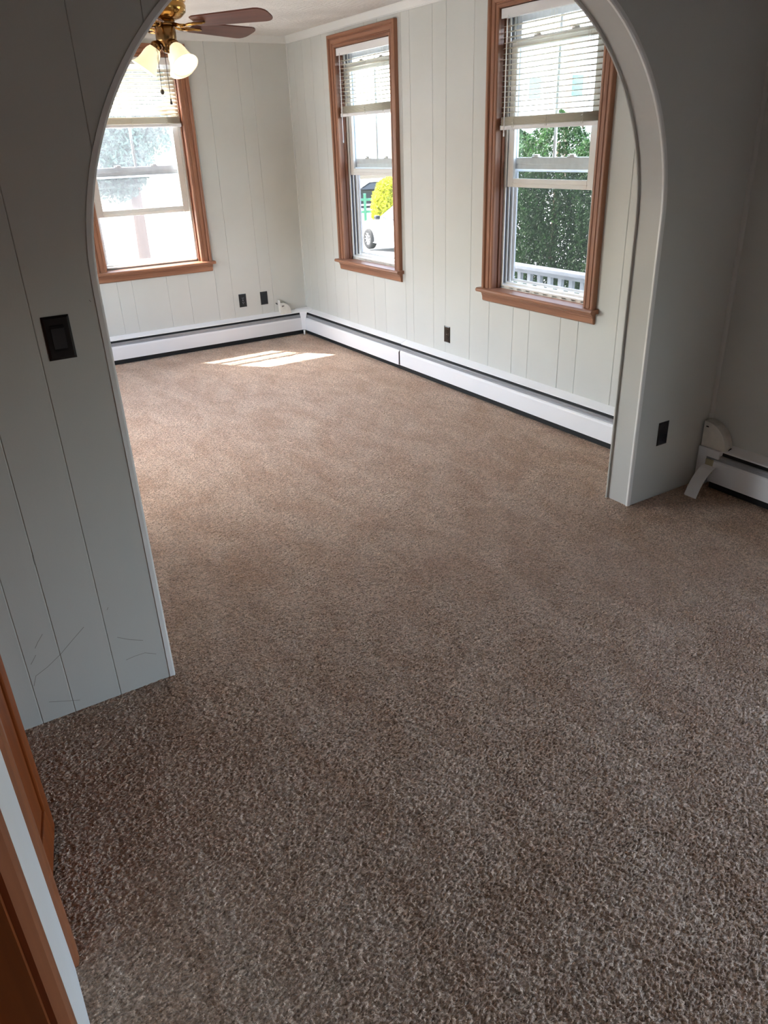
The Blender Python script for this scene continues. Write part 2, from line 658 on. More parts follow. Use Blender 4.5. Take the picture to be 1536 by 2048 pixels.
def sweep_arch(name, prof, mat, parent):
    b = MB()
    n = len(prof)
    vs = []
    for (px, pz), (nx, nz) in zip(path, nrm):
        for off, y in prof:
            vs.append((px + nx * off, y, pz + nz * off))
    fs = [(i * n + k, i * n + (k + 1) % n, (i + 1) * n + (k + 1) % n, (i + 1) * n + k) for i in range(len(path) - 1) for k in range(n)]
    b.add(vs, fs, False)
    b.add(vs, [tuple(range(n)), tuple(range(len(vs) - n, len(vs)))])
    return b.build(name, mat, parent)


sweep_arch('arch_lining', [(-.004, YA + .004), (.0015, YA + .004), (.0015, YA + TA - .004), (-.004, YA + TA - .004)], 'lining', wall_mid)
bead = lambda y, s: [(-.012, y), (-.012, y - .0025 * s), (.001, y - .0030 * s), (.005, y - .0015 * s), (.0070, y + .001 * s), (.0070, y + .0095 * s), (.003, y + .0110 * s), (0, y + .004 * s)]
sweep_arch('arch_edge_trim', bead(YA, 1), 'bead', wall_mid)
YB = YA + TA
sweep_arch('arch_edge_trim', [(-.012, YB), (-.012, YB + .003), (.009, YB + .003), (.0125, YB + .001), (.0125, YB - .004), (.011, YB - .006), (-.002, YB - .006), (-.002, YB)], 'lining', wall_mid)

# thin scratches worn into the panels low on the left
for pl in ([(-3.007, .293), (-3.047, .261), (-3.089, .226), (-3.135, .196), (-3.172, .179), (-3.185, .146)], [(-3.123, .314), (-3.142, .291), (-3.153, .274)],
           [(-3.156, .251), (-3.176, .224)], [(-2.919, .218), (-2.883, .194), (-2.844, .175)], [(-2.908, .124), (-2.879, .127), (-2.846, .126), (-2.812, .107)],
           [(-3.158, .071), (-3.113, .053), (-3.071, .037)], [(-2.797, 1.256), (-2.793, 1.25)], [(-2.925, .334), (-2.93, .326)], [(-3.09, .576), (-3.092, .543)]):
    b = MB()
    hw = .0009
    vs = []
    for i, (x, z) in enumerate(pl):
        q0, q1 = pl[max(i - 1, 0)], pl[min(i + 1, len(pl) - 1)]
        dx, dz = q1[0] - q0[0], q1[1] - q0[1]
        ln = math.hypot(dx, dz)
        nx_, nz_ = -dz / ln * hw, dx / ln * hw
        for s_ in (-1, 1):
            for dy in (-.0002, .0006):
                vs.append((x + s_ * nx_, YA + dy, z + s_ * nz_))
    n = len(pl)
    fs = []
    for i in range(n - 1):
        o = i * 4
        fs += [(o, o + 4, o + 6, o + 2), (o + 1, o + 3, o + 7, o + 5), (o, o + 1, o + 5, o + 4), (o + 2, o + 6, o + 7, o + 3)]
    b.add(vs, fs)
    b.build('scratch', 'scuff', wall_mid)

# ------------------------------------------------------------------ ceiling, unseen sun blocks, crown
mb = MB().box((XW - .12, YA + .06, HC), (TW, TW, HC + .06))
struct(mb.build('ceiling', 'ceiling'))
mb = MB().box((-4.7, YR - .1, HC), (TW, YA + .06, HC + .06))
struct(mb.build('ceiling_near_room', 'unseen_dark'))  # unseen ceiling darkened so the upper near-room walls stay dim
mb = MB().box((XW - .12, YR - .6, HC + .08), (TW, TW, 6.2))  # unseen storey block added to shade the hedge from the sun
struct(mb.build('shade_block_upper', 'white_wall'))
mb = MB().box((XW - 1.25, -4.2, HC + .0), (XW - .12, 1.2, HC + .06))  # unseen overhang added to keep direct sun out of the left window
struct(mb.build('sun_block_eave', 'white_wall'))
CH, CD = .052, .022
crown = [(0, HC), (0, HC - CH), (.004, HC - CH), (.010, HC - CH + .008), (CD - .004, HC - .018), (CD, HC - .006), (CD, HC)]
mb = MB().prism([(-d, z) for d, z in crown], 0, XW, 0)      # along x on the far wall
struct(mb.build('trim_1', 'trim'), 'crown moulding along the far wall')
mb = MB().prism([(-d, z) for d, z in crown], 1, YA + TA, 0)  # along y on the right wall
struct(mb.build('trim_2', 'trim'), 'crown moulding along the window wall')
# quarter-round in the near corner
q = [(0, YA)] + [(-.016 * math.cos(a) if False else -.016 * math.sin(a), YA - .016 * math.cos(a)) for a in [PI / 2 * i / 6 for i in range(7)]]
mb = MB().prism(q, 2, 0.24, HC)
struct(mb.build('trim_3', 'wall'), 'corner bead where the arch wall meets the window wall')
q = [(0, 0)] + [(-.011 * math.sin(a), -.011 * math.cos(a)) for a in [PI / 2 * i / 5 for i in range(6)]]
mb = MB().prism(q, 2, 0.24, HC - CH)
struct(mb.build('trim_4', 'wall'), 'corner bead in the far corner')


# ------------------------------------------------------------------ floor: carpet with real tufts
def lattice(x, y, cell, seed):
    g = np.random.default_rng(seed).random((512, 512)).astype(np.float32)
    gx, gy = x / cell, y / cell
    ix, iy = np.floor(gx).astype(int), np.floor(gy).astype(int)
    fx, fy = gx - ix, gy - iy
    fx = fx * fx * (3 - 2 * fx)
    fy = fy * fy * (3 - 2 * fy)
    a, b = ix % 512, iy % 512
    a1, b1 = (ix + 1) % 512, (iy + 1) % 512
    return (g[a, b] * (1 - fx) + g[a1, b] * fx) * (1 - fy) + (g[a, b1] * (1 - fx) + g[a1, b1] * fx) * fy


def make_floor():
    xs = np.concatenate([[-4.7], np.arange(XW - .06, .02, .0022), [.15]])
    ys = [YR - .1, -6.6]
    y = -6.40
    while y < .02:
        ys.append(y)
        y += .0020 if y < -4.7 else .0020 + (y + 4.7) * .0014
    ys = np.array(ys + [.15])
    X, Y = np.meshgrid(xs, ys, indexing='ij')
    X, Y = X.astype(np.float32), Y.astype(np.float32)
    wx = X + .004 * lattice(X, Y, .015, 1)
    wy = Y + .004 * lattice(X, Y, .015, 2)
    fade = np.clip(1.15 - (Y + 4.7) * .14, .6, 1)
    h = .85 * lattice(wx * .62, wy, .0036, 3) + .3 * lattice(wx, wy, .0030, 4) + (.15 + .35 * (1 - fade)) * lattice(wx * .5, wy, .0070, 12)
    Z = (h - .70) * .0072 * fade + (lattice(X, Y, .35, 8) - .5) * .004 + (lattice(X * .7, Y, .06, 9) - .5) * .0015
    edge = np.zeros_like(X, bool)
    edge[0], edge[-1], edge[:, :2], edge[:, -1] = True, True, True, True
    Z[edge] = 0
    nx, ny = X.shape
    co = np.stack([X, Y, Z], -1).reshape(-1, 3).astype(np.float32)
    i = np.arange(nx * ny).reshape(nx, ny)
    quads = np.stack([i[:-1, :-1], i[1:, :-1], i[1:, 1:], i[:-1, 1:]], -1).reshape(-1, 4).astype(np.int32)
    me = bpy.data.meshes.new('floor')
    me.vertices.add(len(co))
    me.vertices.foreach_set('co', co.ravel())
    me.loops.add(quads.size)
    me.loops.foreach_set('vertex_index', quads.ravel())
    me.polygons.add(len(quads))
    me.polygons.foreach_set('loop_start', np.arange(0, quads.size, 4, dtype=np.int32))
    me.polygons.foreach_set('use_smooth', np.ones(len(quads), bool))
    me.update(calc_edges=True)
    me.materials.append(M['carpet'])
    o = bpy.data.objects.new('floor', me)
    COL.objects.link(o)
    struct(o, 'tan wall-to-wall carpet')


make_floor()


# ------------------------------------------------------------------ windows
def ring(mb, u0, u1, z0, z1, wu, wz0, wz1, d0, d1, bev=.003):
    mb.box((u0, d0, z0), (u0 + wu, d1, z1), bev)
    mb.box((u1 - wu, d0, z0), (u1, d1, z1), bev)
    mb.box((u0 + wu, d0, z0), (u1 - wu, d1, z0 + wz0), bev)
    mb.box((u0 + wu, d0, z1 - wz1), (u1 - wu, d1, z1), bev)


def latch(parent, u, d, z):
    b = MB()
    b.box((u - .028, d - .012, z), (u + .028, d + .012, z + .006), .002)
    b.box((u - .012, d - .010, z + .006), (u + .022, d + .010, z + .016), .004)
    b.box((u - .030, d - .006, z + .008), (u - .004, d + .004, z + .014), .002)
    return b.build('latch', 'metal', parent)


def make_window(name, right, u0, u1, sash_bottom, label, dusty=False, rpad=0.0):
    W = u1 - u0
    uc = (u0 + u1) / 2
    root = empty(name, (0, -uc, 0) if right else (uc, 0, 0), -PI / 2 if right else 0)
    struct(root, label)
    h = W / 2
    # casing: stepped profile swept with mitres round the opening
    prof = [(0, 0), (0, -.014), (.006, -.019), (.018, -.019), (.021, -.015), (.026, -.015), (.030, -.021), (.052, -.022), (.055, -.018), (.060, -.018), (.063, -.026), (.068, -.031), (.082, -.031), (.086, -.027), (.086, 0)]
    b = MB()
    n = len(prof)
    vs = []
    for (sx, top) in ((-1, 0), (-1, 1), (1, 1), (1, 0)):
        for wv, d in prof:
            vs.append((sx * (h + wv), d, (Z1 + wv) if top else Z0))
    for leg in range(3):
        b = MB()
        b.add(vs[leg * n:(leg + 2) * n], [(k, (k + 1) % n, n + (k + 1) % n, n + k) for k in range(n)])
        b.build('casing', 'wood_x' if leg == 1 else 'wood_z', root)
    # stool and apron
    b = MB()
    so = .086 + .020
    nose = [(-.062, Z0 - .012), (-.060, Z0 - .005), (-.053, Z0), (.055, Z0), (.055, Z0 - .024), (-.053, Z0 - .024), (-.060, Z0 - .019)]
    b.prism(nose, 0, -h + .001, h - .001)
    for s in (-1, 1):
        b.prism([(d, z) for d, z in nose if d < 0] + [(0, Z0 - .024), (0, Z0)][::1], 0, s * h, s * (h + so)) if False else None
        pr = [(-.062, Z0 - .012), (-.060, Z0 - .005), (-.053, Z0), (0, Z0), (0, Z0 - .024), (-.053, Z0 - .024), (-.060, Z0 - .019)]
        b.prism(pr, 0, s * (h - .001), s * (h + so))
    b.build('sill', 'wood_x', root)
    b = MB()
    ap = [(0, Z0 - .024), (-.030, Z0 - .024), (-.030, Z0 - .034), (-.024, Z0 - .040), (-.024, Z0 - .046), (-.020, Z0 - .052), (-.018, Z0 - .078), (-.010, Z0 - .085), (0, Z0 - .085)]
    b.prism(ap, 0, -h - .086, h + .086)
    b.build('apron', 'wood_x', root)
    # stained jamb boards
    b = MB()
    b.box((-h - .016, 0, Z0 - .02), (-h, .056, Z1 + .016))
    b.box((h, 0, Z0 - .02), (h + .016, .056, Z1 + .016))
    b.box((-h, 0, Z1), (h, .056, Z1 + .016))
    # stop bead
    b.box((-h, .030, Z0), (-h + .009, .050, Z1), .002)
    b.box((h - .009, .030, Z0), (h, .050, Z1), .002)
    b.build('jamb', 'jamb', root)
    # white frame with track ribs
    b = MB()
    ring(b, -h - .016, h + .016, Z0 - .018, Z1 + .016, .022, .030, .040, .056, .148, .001)
    if rpad:
        b.box((h - .008, .0565, Z0 + .01), (h - .006 - rpad, .1475, Z1 - .02), .001)
    hr = h - rpad
    for d in (.056, .086, .112, .138):
        for s in (-1, 1):
            e = hr if s > 0 else h
            b.box((s * (e - .006), d, Z0 + .012), (s * (e - .021), d + .008, Z1 - .024), .001)
    b.prism([(.056, Z0 + .004), (.056, Z0 + .020), (.080, Z0 + .024), (.084, Z0 + .034), (.110, Z0 + .036), (.148, Z0 + .020), (.148, Z0 + .004)], 0, -h + .006, h - .006)
    b.build('frame', 'vinyl', root)
    b = MB()
    for s in (-1, 1):
        for d0, d1 in ((.066, .084), (.096, .110)):
            e = hr if s > 0 else h
            b.box((s * (e - .0065), d0, Z0 + .03), (s * (e - .008), d1, Z1 - .03))
    b.build('track', 'track', root)
    # inner sash, raised
    si = h - .022
    sr = si - rpad
    sb, st = sash_bottom, sash_bottom + .762
    b = MB()
    ring(b, -si, sr, sb, st, .050, .048, .046, .066, .084, .003)
    b.box((-si + .045, .060, sb + .018), (sr - .045, .067, sb + .024), .002)    # finger lift
    b.box((-si + .05, .061, st - .022), (sr - .05, .067, st - .017), .002)
    sash = b.build('sash', 'vinyl', root)
    b = MB().box((-si + .046, .0735, sb + .044), (sr - .046, .0765, st - .042))
    b.build('glass', 'dusty_glass' if dusty else 'glass', sash)
    for s in (-.36, .36):
        latch(sash, s * W / 2 - rpad / 2, .075, st)
    # outer storm sash with centre bar
    ob, ot = 1.432, Z1 - .022
    b = MB()
    ring(b, -h + .024, hr - .024, ob, ot, .040, .030, .045, .098, .112, .002)
    b.box((-h + .064, .094, ob + .028), (hr - .064, .113, ob + .064), .002)
    b.box((-.009 - rpad / 2, .100, ob + .06), (.009 - rpad / 2, .110, ot - .045), .001)
    storm = b.build('storm_sash', 'storm', root)
    b = MB().box((-h + .06, .1035, ob + .06), (hr - .06, .1065, ot - .04))
    b.build('glass', 'dusty_glass' if dusty else 'glass', storm)
    for s in (-.36, .36):
        latch(storm, s * W / 2 - rpad / 2, .100, ob + .064)
    # insect screen in the lower half
    b = MB()
    ring(b, -h + .022, hr - .022, Z0 + .036, ob + .004, .026, .018, .018, .122, .134, .002)
    scr = b.build('screen_frame', 'storm', root)
    b = MB().box((-h + .044, .1275, Z0 + .05), (hr - .044, .1283, ob - .01))
    b.build('screen_mesh', 'dusty_screen' if dusty else 'screen', scr)
    return root


make_window('window_1', False, WINS['far']['u0'], WINS['far']['u1'], 1.140, 'brown-cased window in the far wall behind the ceiling fan', True)
make_window('window_2', True, WINS['mid']['u0'], WINS['mid']['u1'], 1.378, 'brown-cased window in the right wall nearer the far corner')
make_window('window_3', True, WINS['near']['u0'], WINS['near']['u1'], 1.335, 'brown-cased window in the right wall beside the arch', False, .048)
d3 = empty('window_4', (0, -7.325, 0), -PI / 2)  # out of view; low shape chosen to light the foot of the walls
struct(d3, 'unseen near room window behind the camera, shaped low for its light')
b = MB()
ring(b, -1.175, 1.175, .06, 1.60, .045, .045, .045, .02, .14, .003)
b.box((-.02, .05, .10), (.02, .10, 1.56), .003)
b.build('frame', 'vinyl', d3)
for k in (-1, 1):
    MB().box((k * .575 - .555, .073, .10), (k * .575 + .555, .077, 1.56)).build('glass', 'glass', d3)
d4 = empty('window_5', (XW, -1.70, 0), PI / 2)
struct(d4, 'wide window in the left wall of the far room')
b = MB()
ring(b, -1.0, 1.0, .60, 1.58, .045, .045, .045, .02, .11, .003)
b.box((-.03, .03, .64), (.03, .10, 1.54), .003)
b.build('frame', 'vinyl', d4)
for u in (-.49, .49):
    MB().box((u - .47, .063, .64), (u + .47, .067, 1.54)).build('glass', 'glass', d4)
portal('window_daylight_left', (XW - .13, -1.70, 1.09), 0, 2.0, .98)
for k, loc, rz in (('far', None, -PI / 2), ('mid', None, PI), ('near', None, PI)):
    u0, u1 = WINS[k]['u0'], WINS[k]['u1']
    uc = (u0 + u1) / 2
    p = (uc, .16, (Z0 + Z1) / 2) if k == 'far' else (.16, -uc, (Z0 + Z1) / 2)
    portal('window_daylight_' + k, p, rz, u1 - u0 + .04, Z1 - Z0 + .04)


portal('window_daylight_low', (.16, -7.325, .83), PI, 2.35, 1.54)


# ------------------------------------------------------------------ blinds
def make_blind(right, u0, u1, zbot, label, wand_len=.62, nstack=7, tilt=0.0):
    h = (u1 - u0) / 2 - .016
    uc = (u0 + u1) / 2
    root = empty('window_blind', (0.024, -uc, 0) if right else (uc, .024, 0), -PI / 2 if right else 0)
    tag(root, label, 'blind', 'horizontal blinds half raised in the windows')
    zh = 2.198
    b = MB().box((-h - .006, -.024, zh), (h + .006, .020, zh + .042), .004)
    b.box((-h - .008, -.030, zh - .004), (h + .008, -.025, zh + .044), .002)
    b.build('headrail', 'blind', root)
    # one cambered slat, shared
    b = MB()
    sw_, n = .034, 6
    vs = []
    for e, x in ((0, -h), (1, h)):
        for i in range(n + 1):
            t = i / n * 2 - 1
            vs.append((x, t * sw_ / 2, .0035 * (1 - t * t)))
        for i in range(n, -1, -1):
            t = i / n * 2 - 1
            vs.append((x, t * sw_ / 2, .0035 * (1 - t * t) - .0011))
    m_ = 2 * (n + 1)
    b.add(vs, [(k, (k + 1) % m_, m_ + (k + 1) % m_, m_ + k) for k in range(m_)], True)
    b.add(vs, [tuple(range(m_)), tuple(range(m_, 2 * m_))[::-1]])
    first = b.build('slat', 'slat', root)
    pitch = .0040
    ztop_stack = zbot + .024 + nstack * pitch
    zs = [zbot + .0235 + i * pitch for i in range(nstack)]
    nopen = int(round((zh - .015 - ztop_stack) / .0276))
    zs += [ztop_stack + .020 + i * (zh - .022 - ztop_stack - .012) / nopen for i in range(nopen)]
    for i, z in enumerate(zs):
        o = first if i == 0 else first.copy()
        if i:
            COL.objects.link(o)
            o.parent = root
        o.location = (random.uniform(-.0015, .0015), 0, z)
        o.rotation_euler = (0 if i < nstack else tilt, 0, random.uniform(-.0015, .0015))
    b = MB().box((-h, -.018, zbot), (h, .018, zbot + .022), .004)
    br = b.build('bottom_rail', 'blind', root)
    for s in (-1, 1):
        MB().box((s * h, -.019, zbot - .001), (s * (h + .004), .019, zbot + .023), .001).build('end_cap', 'blind', br)
    for u in (-h + .11, 0.0, h - .11):
        b = MB()
        for d in (-.0185, .0185):
            b.tube([(u, d, zbot + .01), (u, d, zh)], .0007, 5)
        b.tube([(u, 0, zbot + .01), (u, 0, zh)], .0008, 5)
        # slack loops bunched at the stack
        for j in range(3):
            zz = zbot + .012 + j * .016
            b.tube([(u - .006, -.019, zz), (u - .010, -.023, zz + .006), (u + .004, -.024, zz + .010), (u + .009, -.022, zz + .003), (u + .002, -.019, zz - .002)], .0012, 5)
        b.tube([(u, -.010, zbot - .007), (u, -.010, zbot + .002)], .004, 6)
        b.build('ladder_cord', 'cord', root)
    u = -h + .052
    b = MB().tube([(u, -.034, zh + .008), (u, -.036, zh - .02), (u, -.037, zh - wand_len)], [.0018, .0034, .0036], 7)
    b.tube([(u, -.037, zh - wand_len), (u, -.037, zh - wand_len - .018)], [.0045, .004], 7)
    b.build('tilt_wand', 'blind', root)
    return root


make_blind(False, WINS['far']['u0'], WINS['far']['u1'], 1.772, 'sunlit white blind in the far wall window behind the fan', .5, 12, .70)
make_blind(True, WINS['mid']['u0'], WINS['mid']['u1'], 1.790, 'white blind with long wand in the right wall window nearer the far corner', .57, 12)
make_blind(True, WINS['near']['u0'], WINS['near']['u1'], 1.645, 'cream-slatted blind in the right wall window beside the arch', .57, 11)


# ------------------------------------------------------------------ baseboard heaters
HB, HT, HDp = .041, .227, .072


def heater_profiles():
    hood = [(0, HT), (.047, HT - .020), (.052, HT - .023), (.052, HT - .029), (.049, HT - .029), (.046, HT - .024), (0, HT - .004)]
    damp = [(.053, HT - .045), (.062, HT - .046), (.065, HT - .049), (.064, HT - .058), (.060, HT - .066), (.062, HT - .078), (.060, HT - .078), (.057, HT - .066), (.061, HT - .056), (.060, HT - .050), (.053, HT - .048)]
    top = HT - .074
    front = [(.052, top - .004), (.056, top), (.064, top), (.070, top - .005), (.072, top - .014), (.072, HB), (.060, HB - .002), (.060, HB + .002), (.069, HB + .004), (.069, top - .014), (.064, top - .006), (.056, top - .006)]
    core = [(.004, .004), (.057, .004), (.057, .060), (.054, top - .004), (.046, HT - .032), (.004, HT - .012)]
    back = [(0, .0), (.003, .0), (.003, HT - .004), (0, HT - .002)]
    return hood, damp, front, core, back


def make_heater(origin, rz, length, panels, label, pitch=None):
    """local x runs along the wall, local y goes into the wall (room side is -y)"""
    root = empty('baseboard_heater', origin, rz)
    tag(root, label, 'heater')
    hood, damp, front, core, back = heater_profiles()
    P = lambda pr: [(-d, z) for d, z in pr]
    MB().prism(P(back), 0, 0, length).build('back_panel', 'heater', root)
    MB().prism(P(core), 0, .004, length - .004).build('dark_fill', 'black', root)  # black filler standing in for the shade inside the heater gaps
    cuts = [0] + panels + [length]
    for a, c in zip(cuts, cuts[1:]):
        MB().prism([(y, z + (.003 if panels and not a and y < -.001 else 0)) for y, z in P(hood)], 0, a + .0008, c - .0008).build('top_cover', 'heater', root)
        MB().prism([(y - (.006 if panels and not a else 0), z) for y, z in P(front)], 0, a + (.009 if a else .001), c - .0015).build('front_panel', 'heater', root)
    MB().prism(P(damp), 0, .003, length - .003).build('damper', 'damper', root)
    return root


far_len = 3.13
h1 = make_heater((-3.205, 0, 0), 0, far_len, [], 'white baseboard heater along the far wall under the fan-side window')
h2 = make_heater((0, -.075, 0), -PI / 2, 4.264 - .08, [1.62], 'long white baseboard heater under the two right wall windows')
h3 = make_heater((0, -4.478, 0), -PI / 2, 3.6, [], 'white baseboard heater in the dim near room beside the arch')
# inside corner cover on the window-wall heater (local x=0 is the corner end)
b = MB()
c = -.072
pts_top = [(-.075, 0, HT + .003), (.05, 0, HT + .003), (.05, -.055, HT - .022), (-.02, -.055 - .012, HT - .026), (-.055 - .075 + .055, -.128, HT - .022)]
b2 = h2
b = MB()
# top plate, in world coordinates relative to the corner
top = [(0, 0), (-.125, 0), (-.125, -.052), (-.098, -.090), (-.090, -.098), (-.052, -.125), (0, -.125)]
zt = lambda p: HT + .004 - .46 * min(.055, max(0, min(-p[0], -p[1])))
vs = [(x, y, zt((x, y))) for x, y in top] + [(x, y, zt((x, y)) - .004) for x, y in top]
n = len(top)
fs = [tuple(range(n))[::-1], tuple(range(n, 2 * n))] + [(i, (i + 1) % n, n + (i + 1) % n, n + i) for i in range(n)]
b.add(vs, fs)
# tapering front leg across the corner at 45 degrees
cl = empty('heater_corner_cover', (0, 0, 0), 0)
tag(cl, 'white tapered metal cover where the two heaters meet in the far corner', 'cover')
b.build('top_plate', 'heater', cl)
b = MB()
e = Vector((1, -1, 0)).normalized()
ctr = Vector((-.088, -.088, 0))
nrm2 = Vector((-1, -1, 0)).normalized()
prof = [(.036, HT - .020), (.024, HT - .085), (.020, HB + .004)]
vs = []
for hw, z in prof:
    for s in (-1, 1):
        for dd in (0, .004):
            p_ = ctr + e * s * hw + nrm2 * dd
            vs.append((p_.x, p_.y, z))
fs = []
for i in range(len(prof) - 1):
    o = i * 4
    fs += [(o, o + 2, o + 6, o + 4), (o + 1, o + 5, o + 7, o + 3), (o, o + 4, o + 5, o + 1), (o + 2, o + 3, o + 7, o + 6)]
fs += [(0, 1, 3, 2), (8, 10, 11, 9)]
b.add(vs, fs)
b.tube([tuple(ctr + nrm2 * .002 + Vector((0, 0, HB - .002))), tuple(ctr + nrm2 * .002 + Vector((0, 0, 0.001)))], .010, 8)
b.build('corner_leg', 'heater', cl)


# quarter-round end covers standing on the heaters
def quarter_cover(root, R, H, dep0, dep1):
    """local x along, z up; vertical edge at x=0, arc falling to x=R"""
    b = MB()
    poly = [(0, 0), (R, 0)] + [(R * math.sin(a) ** .9 if a > 0 else 0, H * math.cos(a)) for a in [PI / 2 * (1 - i / 14) for i in range(15)]]
    n = len(poly)
    vs = [(x, -dep0, z) for x, z in poly] + [(x, -dep1, z) for x, z in poly]
    b.add(vs, [tuple(range(n))[::-1], tuple(range(n, 2 * n))] + [(i, (i + 1) % n, n + (i + 1) % n, n + i) for i in range(n)])
    return b.build('shell', 'pvc', root)


qc = empty('pipe_cover', (-.292, 0, HT - .022), 0)
tag(qc, 'small cream quarter-round pipe cover on the far heater by the corner', 'pipe cover')
quarter_cover(qc, .105, .105, .006, .050)
b = MB().box((-.006, -.050, .0), (0, -.004, .130), .002)
b.build('back_flange', 'pvc', qc)
b = MB().box((.010, -.0515, .072), (.034, -.0495, .079), .001)
b.tube([(.012, -.051, .066), (.022, -.052, .072), (.036, -.052, .075)], .0016, 6)
b.build('slot', 'chain', qc)

qc = empty('pipe_cover', (0, -4.408, HT - .020), -PI / 2)
tag(qc, 'cream quarter-round pipe cover on the near room heater against the arch wall', 'pipe cover')
quarter_cover(qc, .130, .126, .004, .062)
b = MB()
b.tube([(.118, -.030, .012), (.136, -.030, .006)], [.016, .015], 12)
b.build('pipe_collar', 'pvc', qc)
b = MB()
b.tube([(.134, -.030, .0068), (.1375, -.030, .0055)], [.011, .011], 12)
b.build('pipe_hole', 'black', qc)
b = MB().box((.012, -.0635, .098), (.026, -.050, .104), .001)
b.build('slot', 'black', qc)

# end piece of the near heater: body box, cover lip, yellowed patch
ep = empty('heater_end_cap', (0, -4.402, 0), -PI / 2)
tag(ep, 'white end cap with yellowed patch closing the near room heater', 'end cap')
MB().box((.0, -.070, .010), (.052, -.002, HT - .022), .003).build('cap_body', 'heater', ep)
MB().box((.052, -.0755, HT - .062), (.120, -.010, HT - .020), .003).build('cap_lip', 'heater', ep)
MB().box((.052, -.0760, .085), (.094, -.068, HT - .072), .003).build('yellowed_patch', 'yellowed', ep)

# loose bent metal strip leaning from the heater to the carpet
b = MB()
n = 12
vs = []
for i in range(n + 1):
    t = i / n
    x = -.080 - .150 * t - .012 * math.sin(PI * t)
    z = .118 * (1 - t ** 1.5) + .006
    y0 = -4.452 - .02 * t
    for yy in (y0, y0 - .068):
        vs.append((x, yy - .02 * t * 0, z))
for i in range(n + 1):
    a = Vector(vs[2 * i]); c2 = Vector(vs[2 * i + 1])
vs2 = [(x, y, z + .0016) for x, y, z in vs]
fs = []
N = len(vs)
for i in range(n):
    o = 2 * i
    fs += [(o, o + 1, o + 3, o + 2), (N + o, N + o + 2, N + o + 3, N + o + 1), (o, o + 2, N + o + 2, N + o), (o + 1, N + o + 1, N + o + 3, o + 3)]
fs += [(0, N, N + 1, 1), (N - 2, N - 1, 2 * N - 1, 2 * N - 2)]
b.add(vs + vs2, fs, False)
o = b.build('metal_strip', 'heater')
tag(o, 'loose bent white metal strip leaning against the near heater end', 'strip')


# ------------------------------------------------------------------ wall plates
def wall_plate(name, origin, rz, kind, label, mat='plate', w_=.070, h_=.1145):
    """local x along wall, room side is -y, origin at plate centre on the wall"""
    root = empty(name, origin, rz)
    tag(root, label, {'outlet': 'outlet', 'switch': 'switch', 'blank': 'cover plate'}[kind])
    b = MB()
    prof = [(0, w_ / 2, h_ / 2), (-.002, w_ / 2, h_ / 2), (-.0055, w_ / 2 - .006, h_ / 2 - .006)]
    vs = []
    for d, a, c in prof:
        vs += [(-a, d, -c), (a, d, -c), (a, d, c), (-a, d, c)]
    fs = []
    for i in range(2):
        for k in range(4):
            fs.append((i * 4 + k, i * 4 + (k + 1) % 4, (i + 1) * 4 + (k + 1) % 4, (i + 1) * 4 + k))
    fs += [(8, 9, 10, 11), (3, 2, 1, 0)]
    b.add(vs, fs)
    b.build('plate', mat, root)
    if kind == 'outlet':
        for s in (-1, 1):
            f = MB()
            circ = [(.0165 * math.cos(a), s * .0195 + max(-.0125, min(.0125, .0165 * math.sin(a)))) for a in [2 * PI * i / 24 for i in range(24)]]
            f.prism([(x, z) for x, z in circ], 1, -.0055, -.0080)
            rc = f.build('receptacle', mat, root)
            g = MB()
            for u in (-.006, .006):
                g.box((u - .0011, -.0083, s * .0195 - .001), (u + .0011, -.0075, s * .0195 + .008))
            g.tube([(0, -.0075, s * .0195 - .007), (0, -.0083, s * .0195 - .007)], .0024, 8)
            g.build('slot', 'black' if mat != 'plate' else 'damper', rc)
        MB().tube([(0, -.0055, 0), (0, -.0068, 0)], .003, 8).build('screw', 'metal', root)
    elif kind == 'switch':
        f = MB()
        f.prism([(-.0055, .034), (-.0088, .033), (-.0105, .026), (-.0070, -.028), (-.0080, -.033), (-.0055, -.034)], 0, -.0165, .0165)
        f.build('rocker', mat, root)
        for s in (-1, 1):
            MB().tube([(0, -.0055, s * .048), (0, -.0066, s * .048)], .003, 8).build('screw', mat, root)
    else:
        for s in (-1, 1):
            MB().tube([(0, -.0055, s * .030), (0, -.0066, s * .030)], .003, 8).build('screw', mat, root)
    return root


wall_plate('wall_switch', (-2.892, YA, 1.170), 0, 'switch', 'black wall switch left of the arch')
wall_plate('cover_plate', (-.353, YA, .329), 0, 'blank', 'black blank cover plate low on the dim wall right of the arch')
wall_plate('wall_outlet', (-.636, 0, .370), 0, 'outlet', 'black outlet on the far wall, left of the blank plate')
wall_plate('cover_plate', (-.428, 0, .366), 0, 'blank', 'black blank cover plate on the far wall beside the outlet')
wall_plate('wall_outlet', (0, -2.221, .360), -PI / 2, 'outlet', 'dark bronze outlet on the right wall between the two windows', 'bronze_plate')
# cable stub poking out of the far wall
b = MB().tube([(-.315, 0, .305), (-.315, -.012, .303), (-.310, -.020, .296)], .004, 7)
tag(b.build('cable_stub', 'chain'), 'tiny cable stub poking from the far wall right of the blank plate', 'cable')

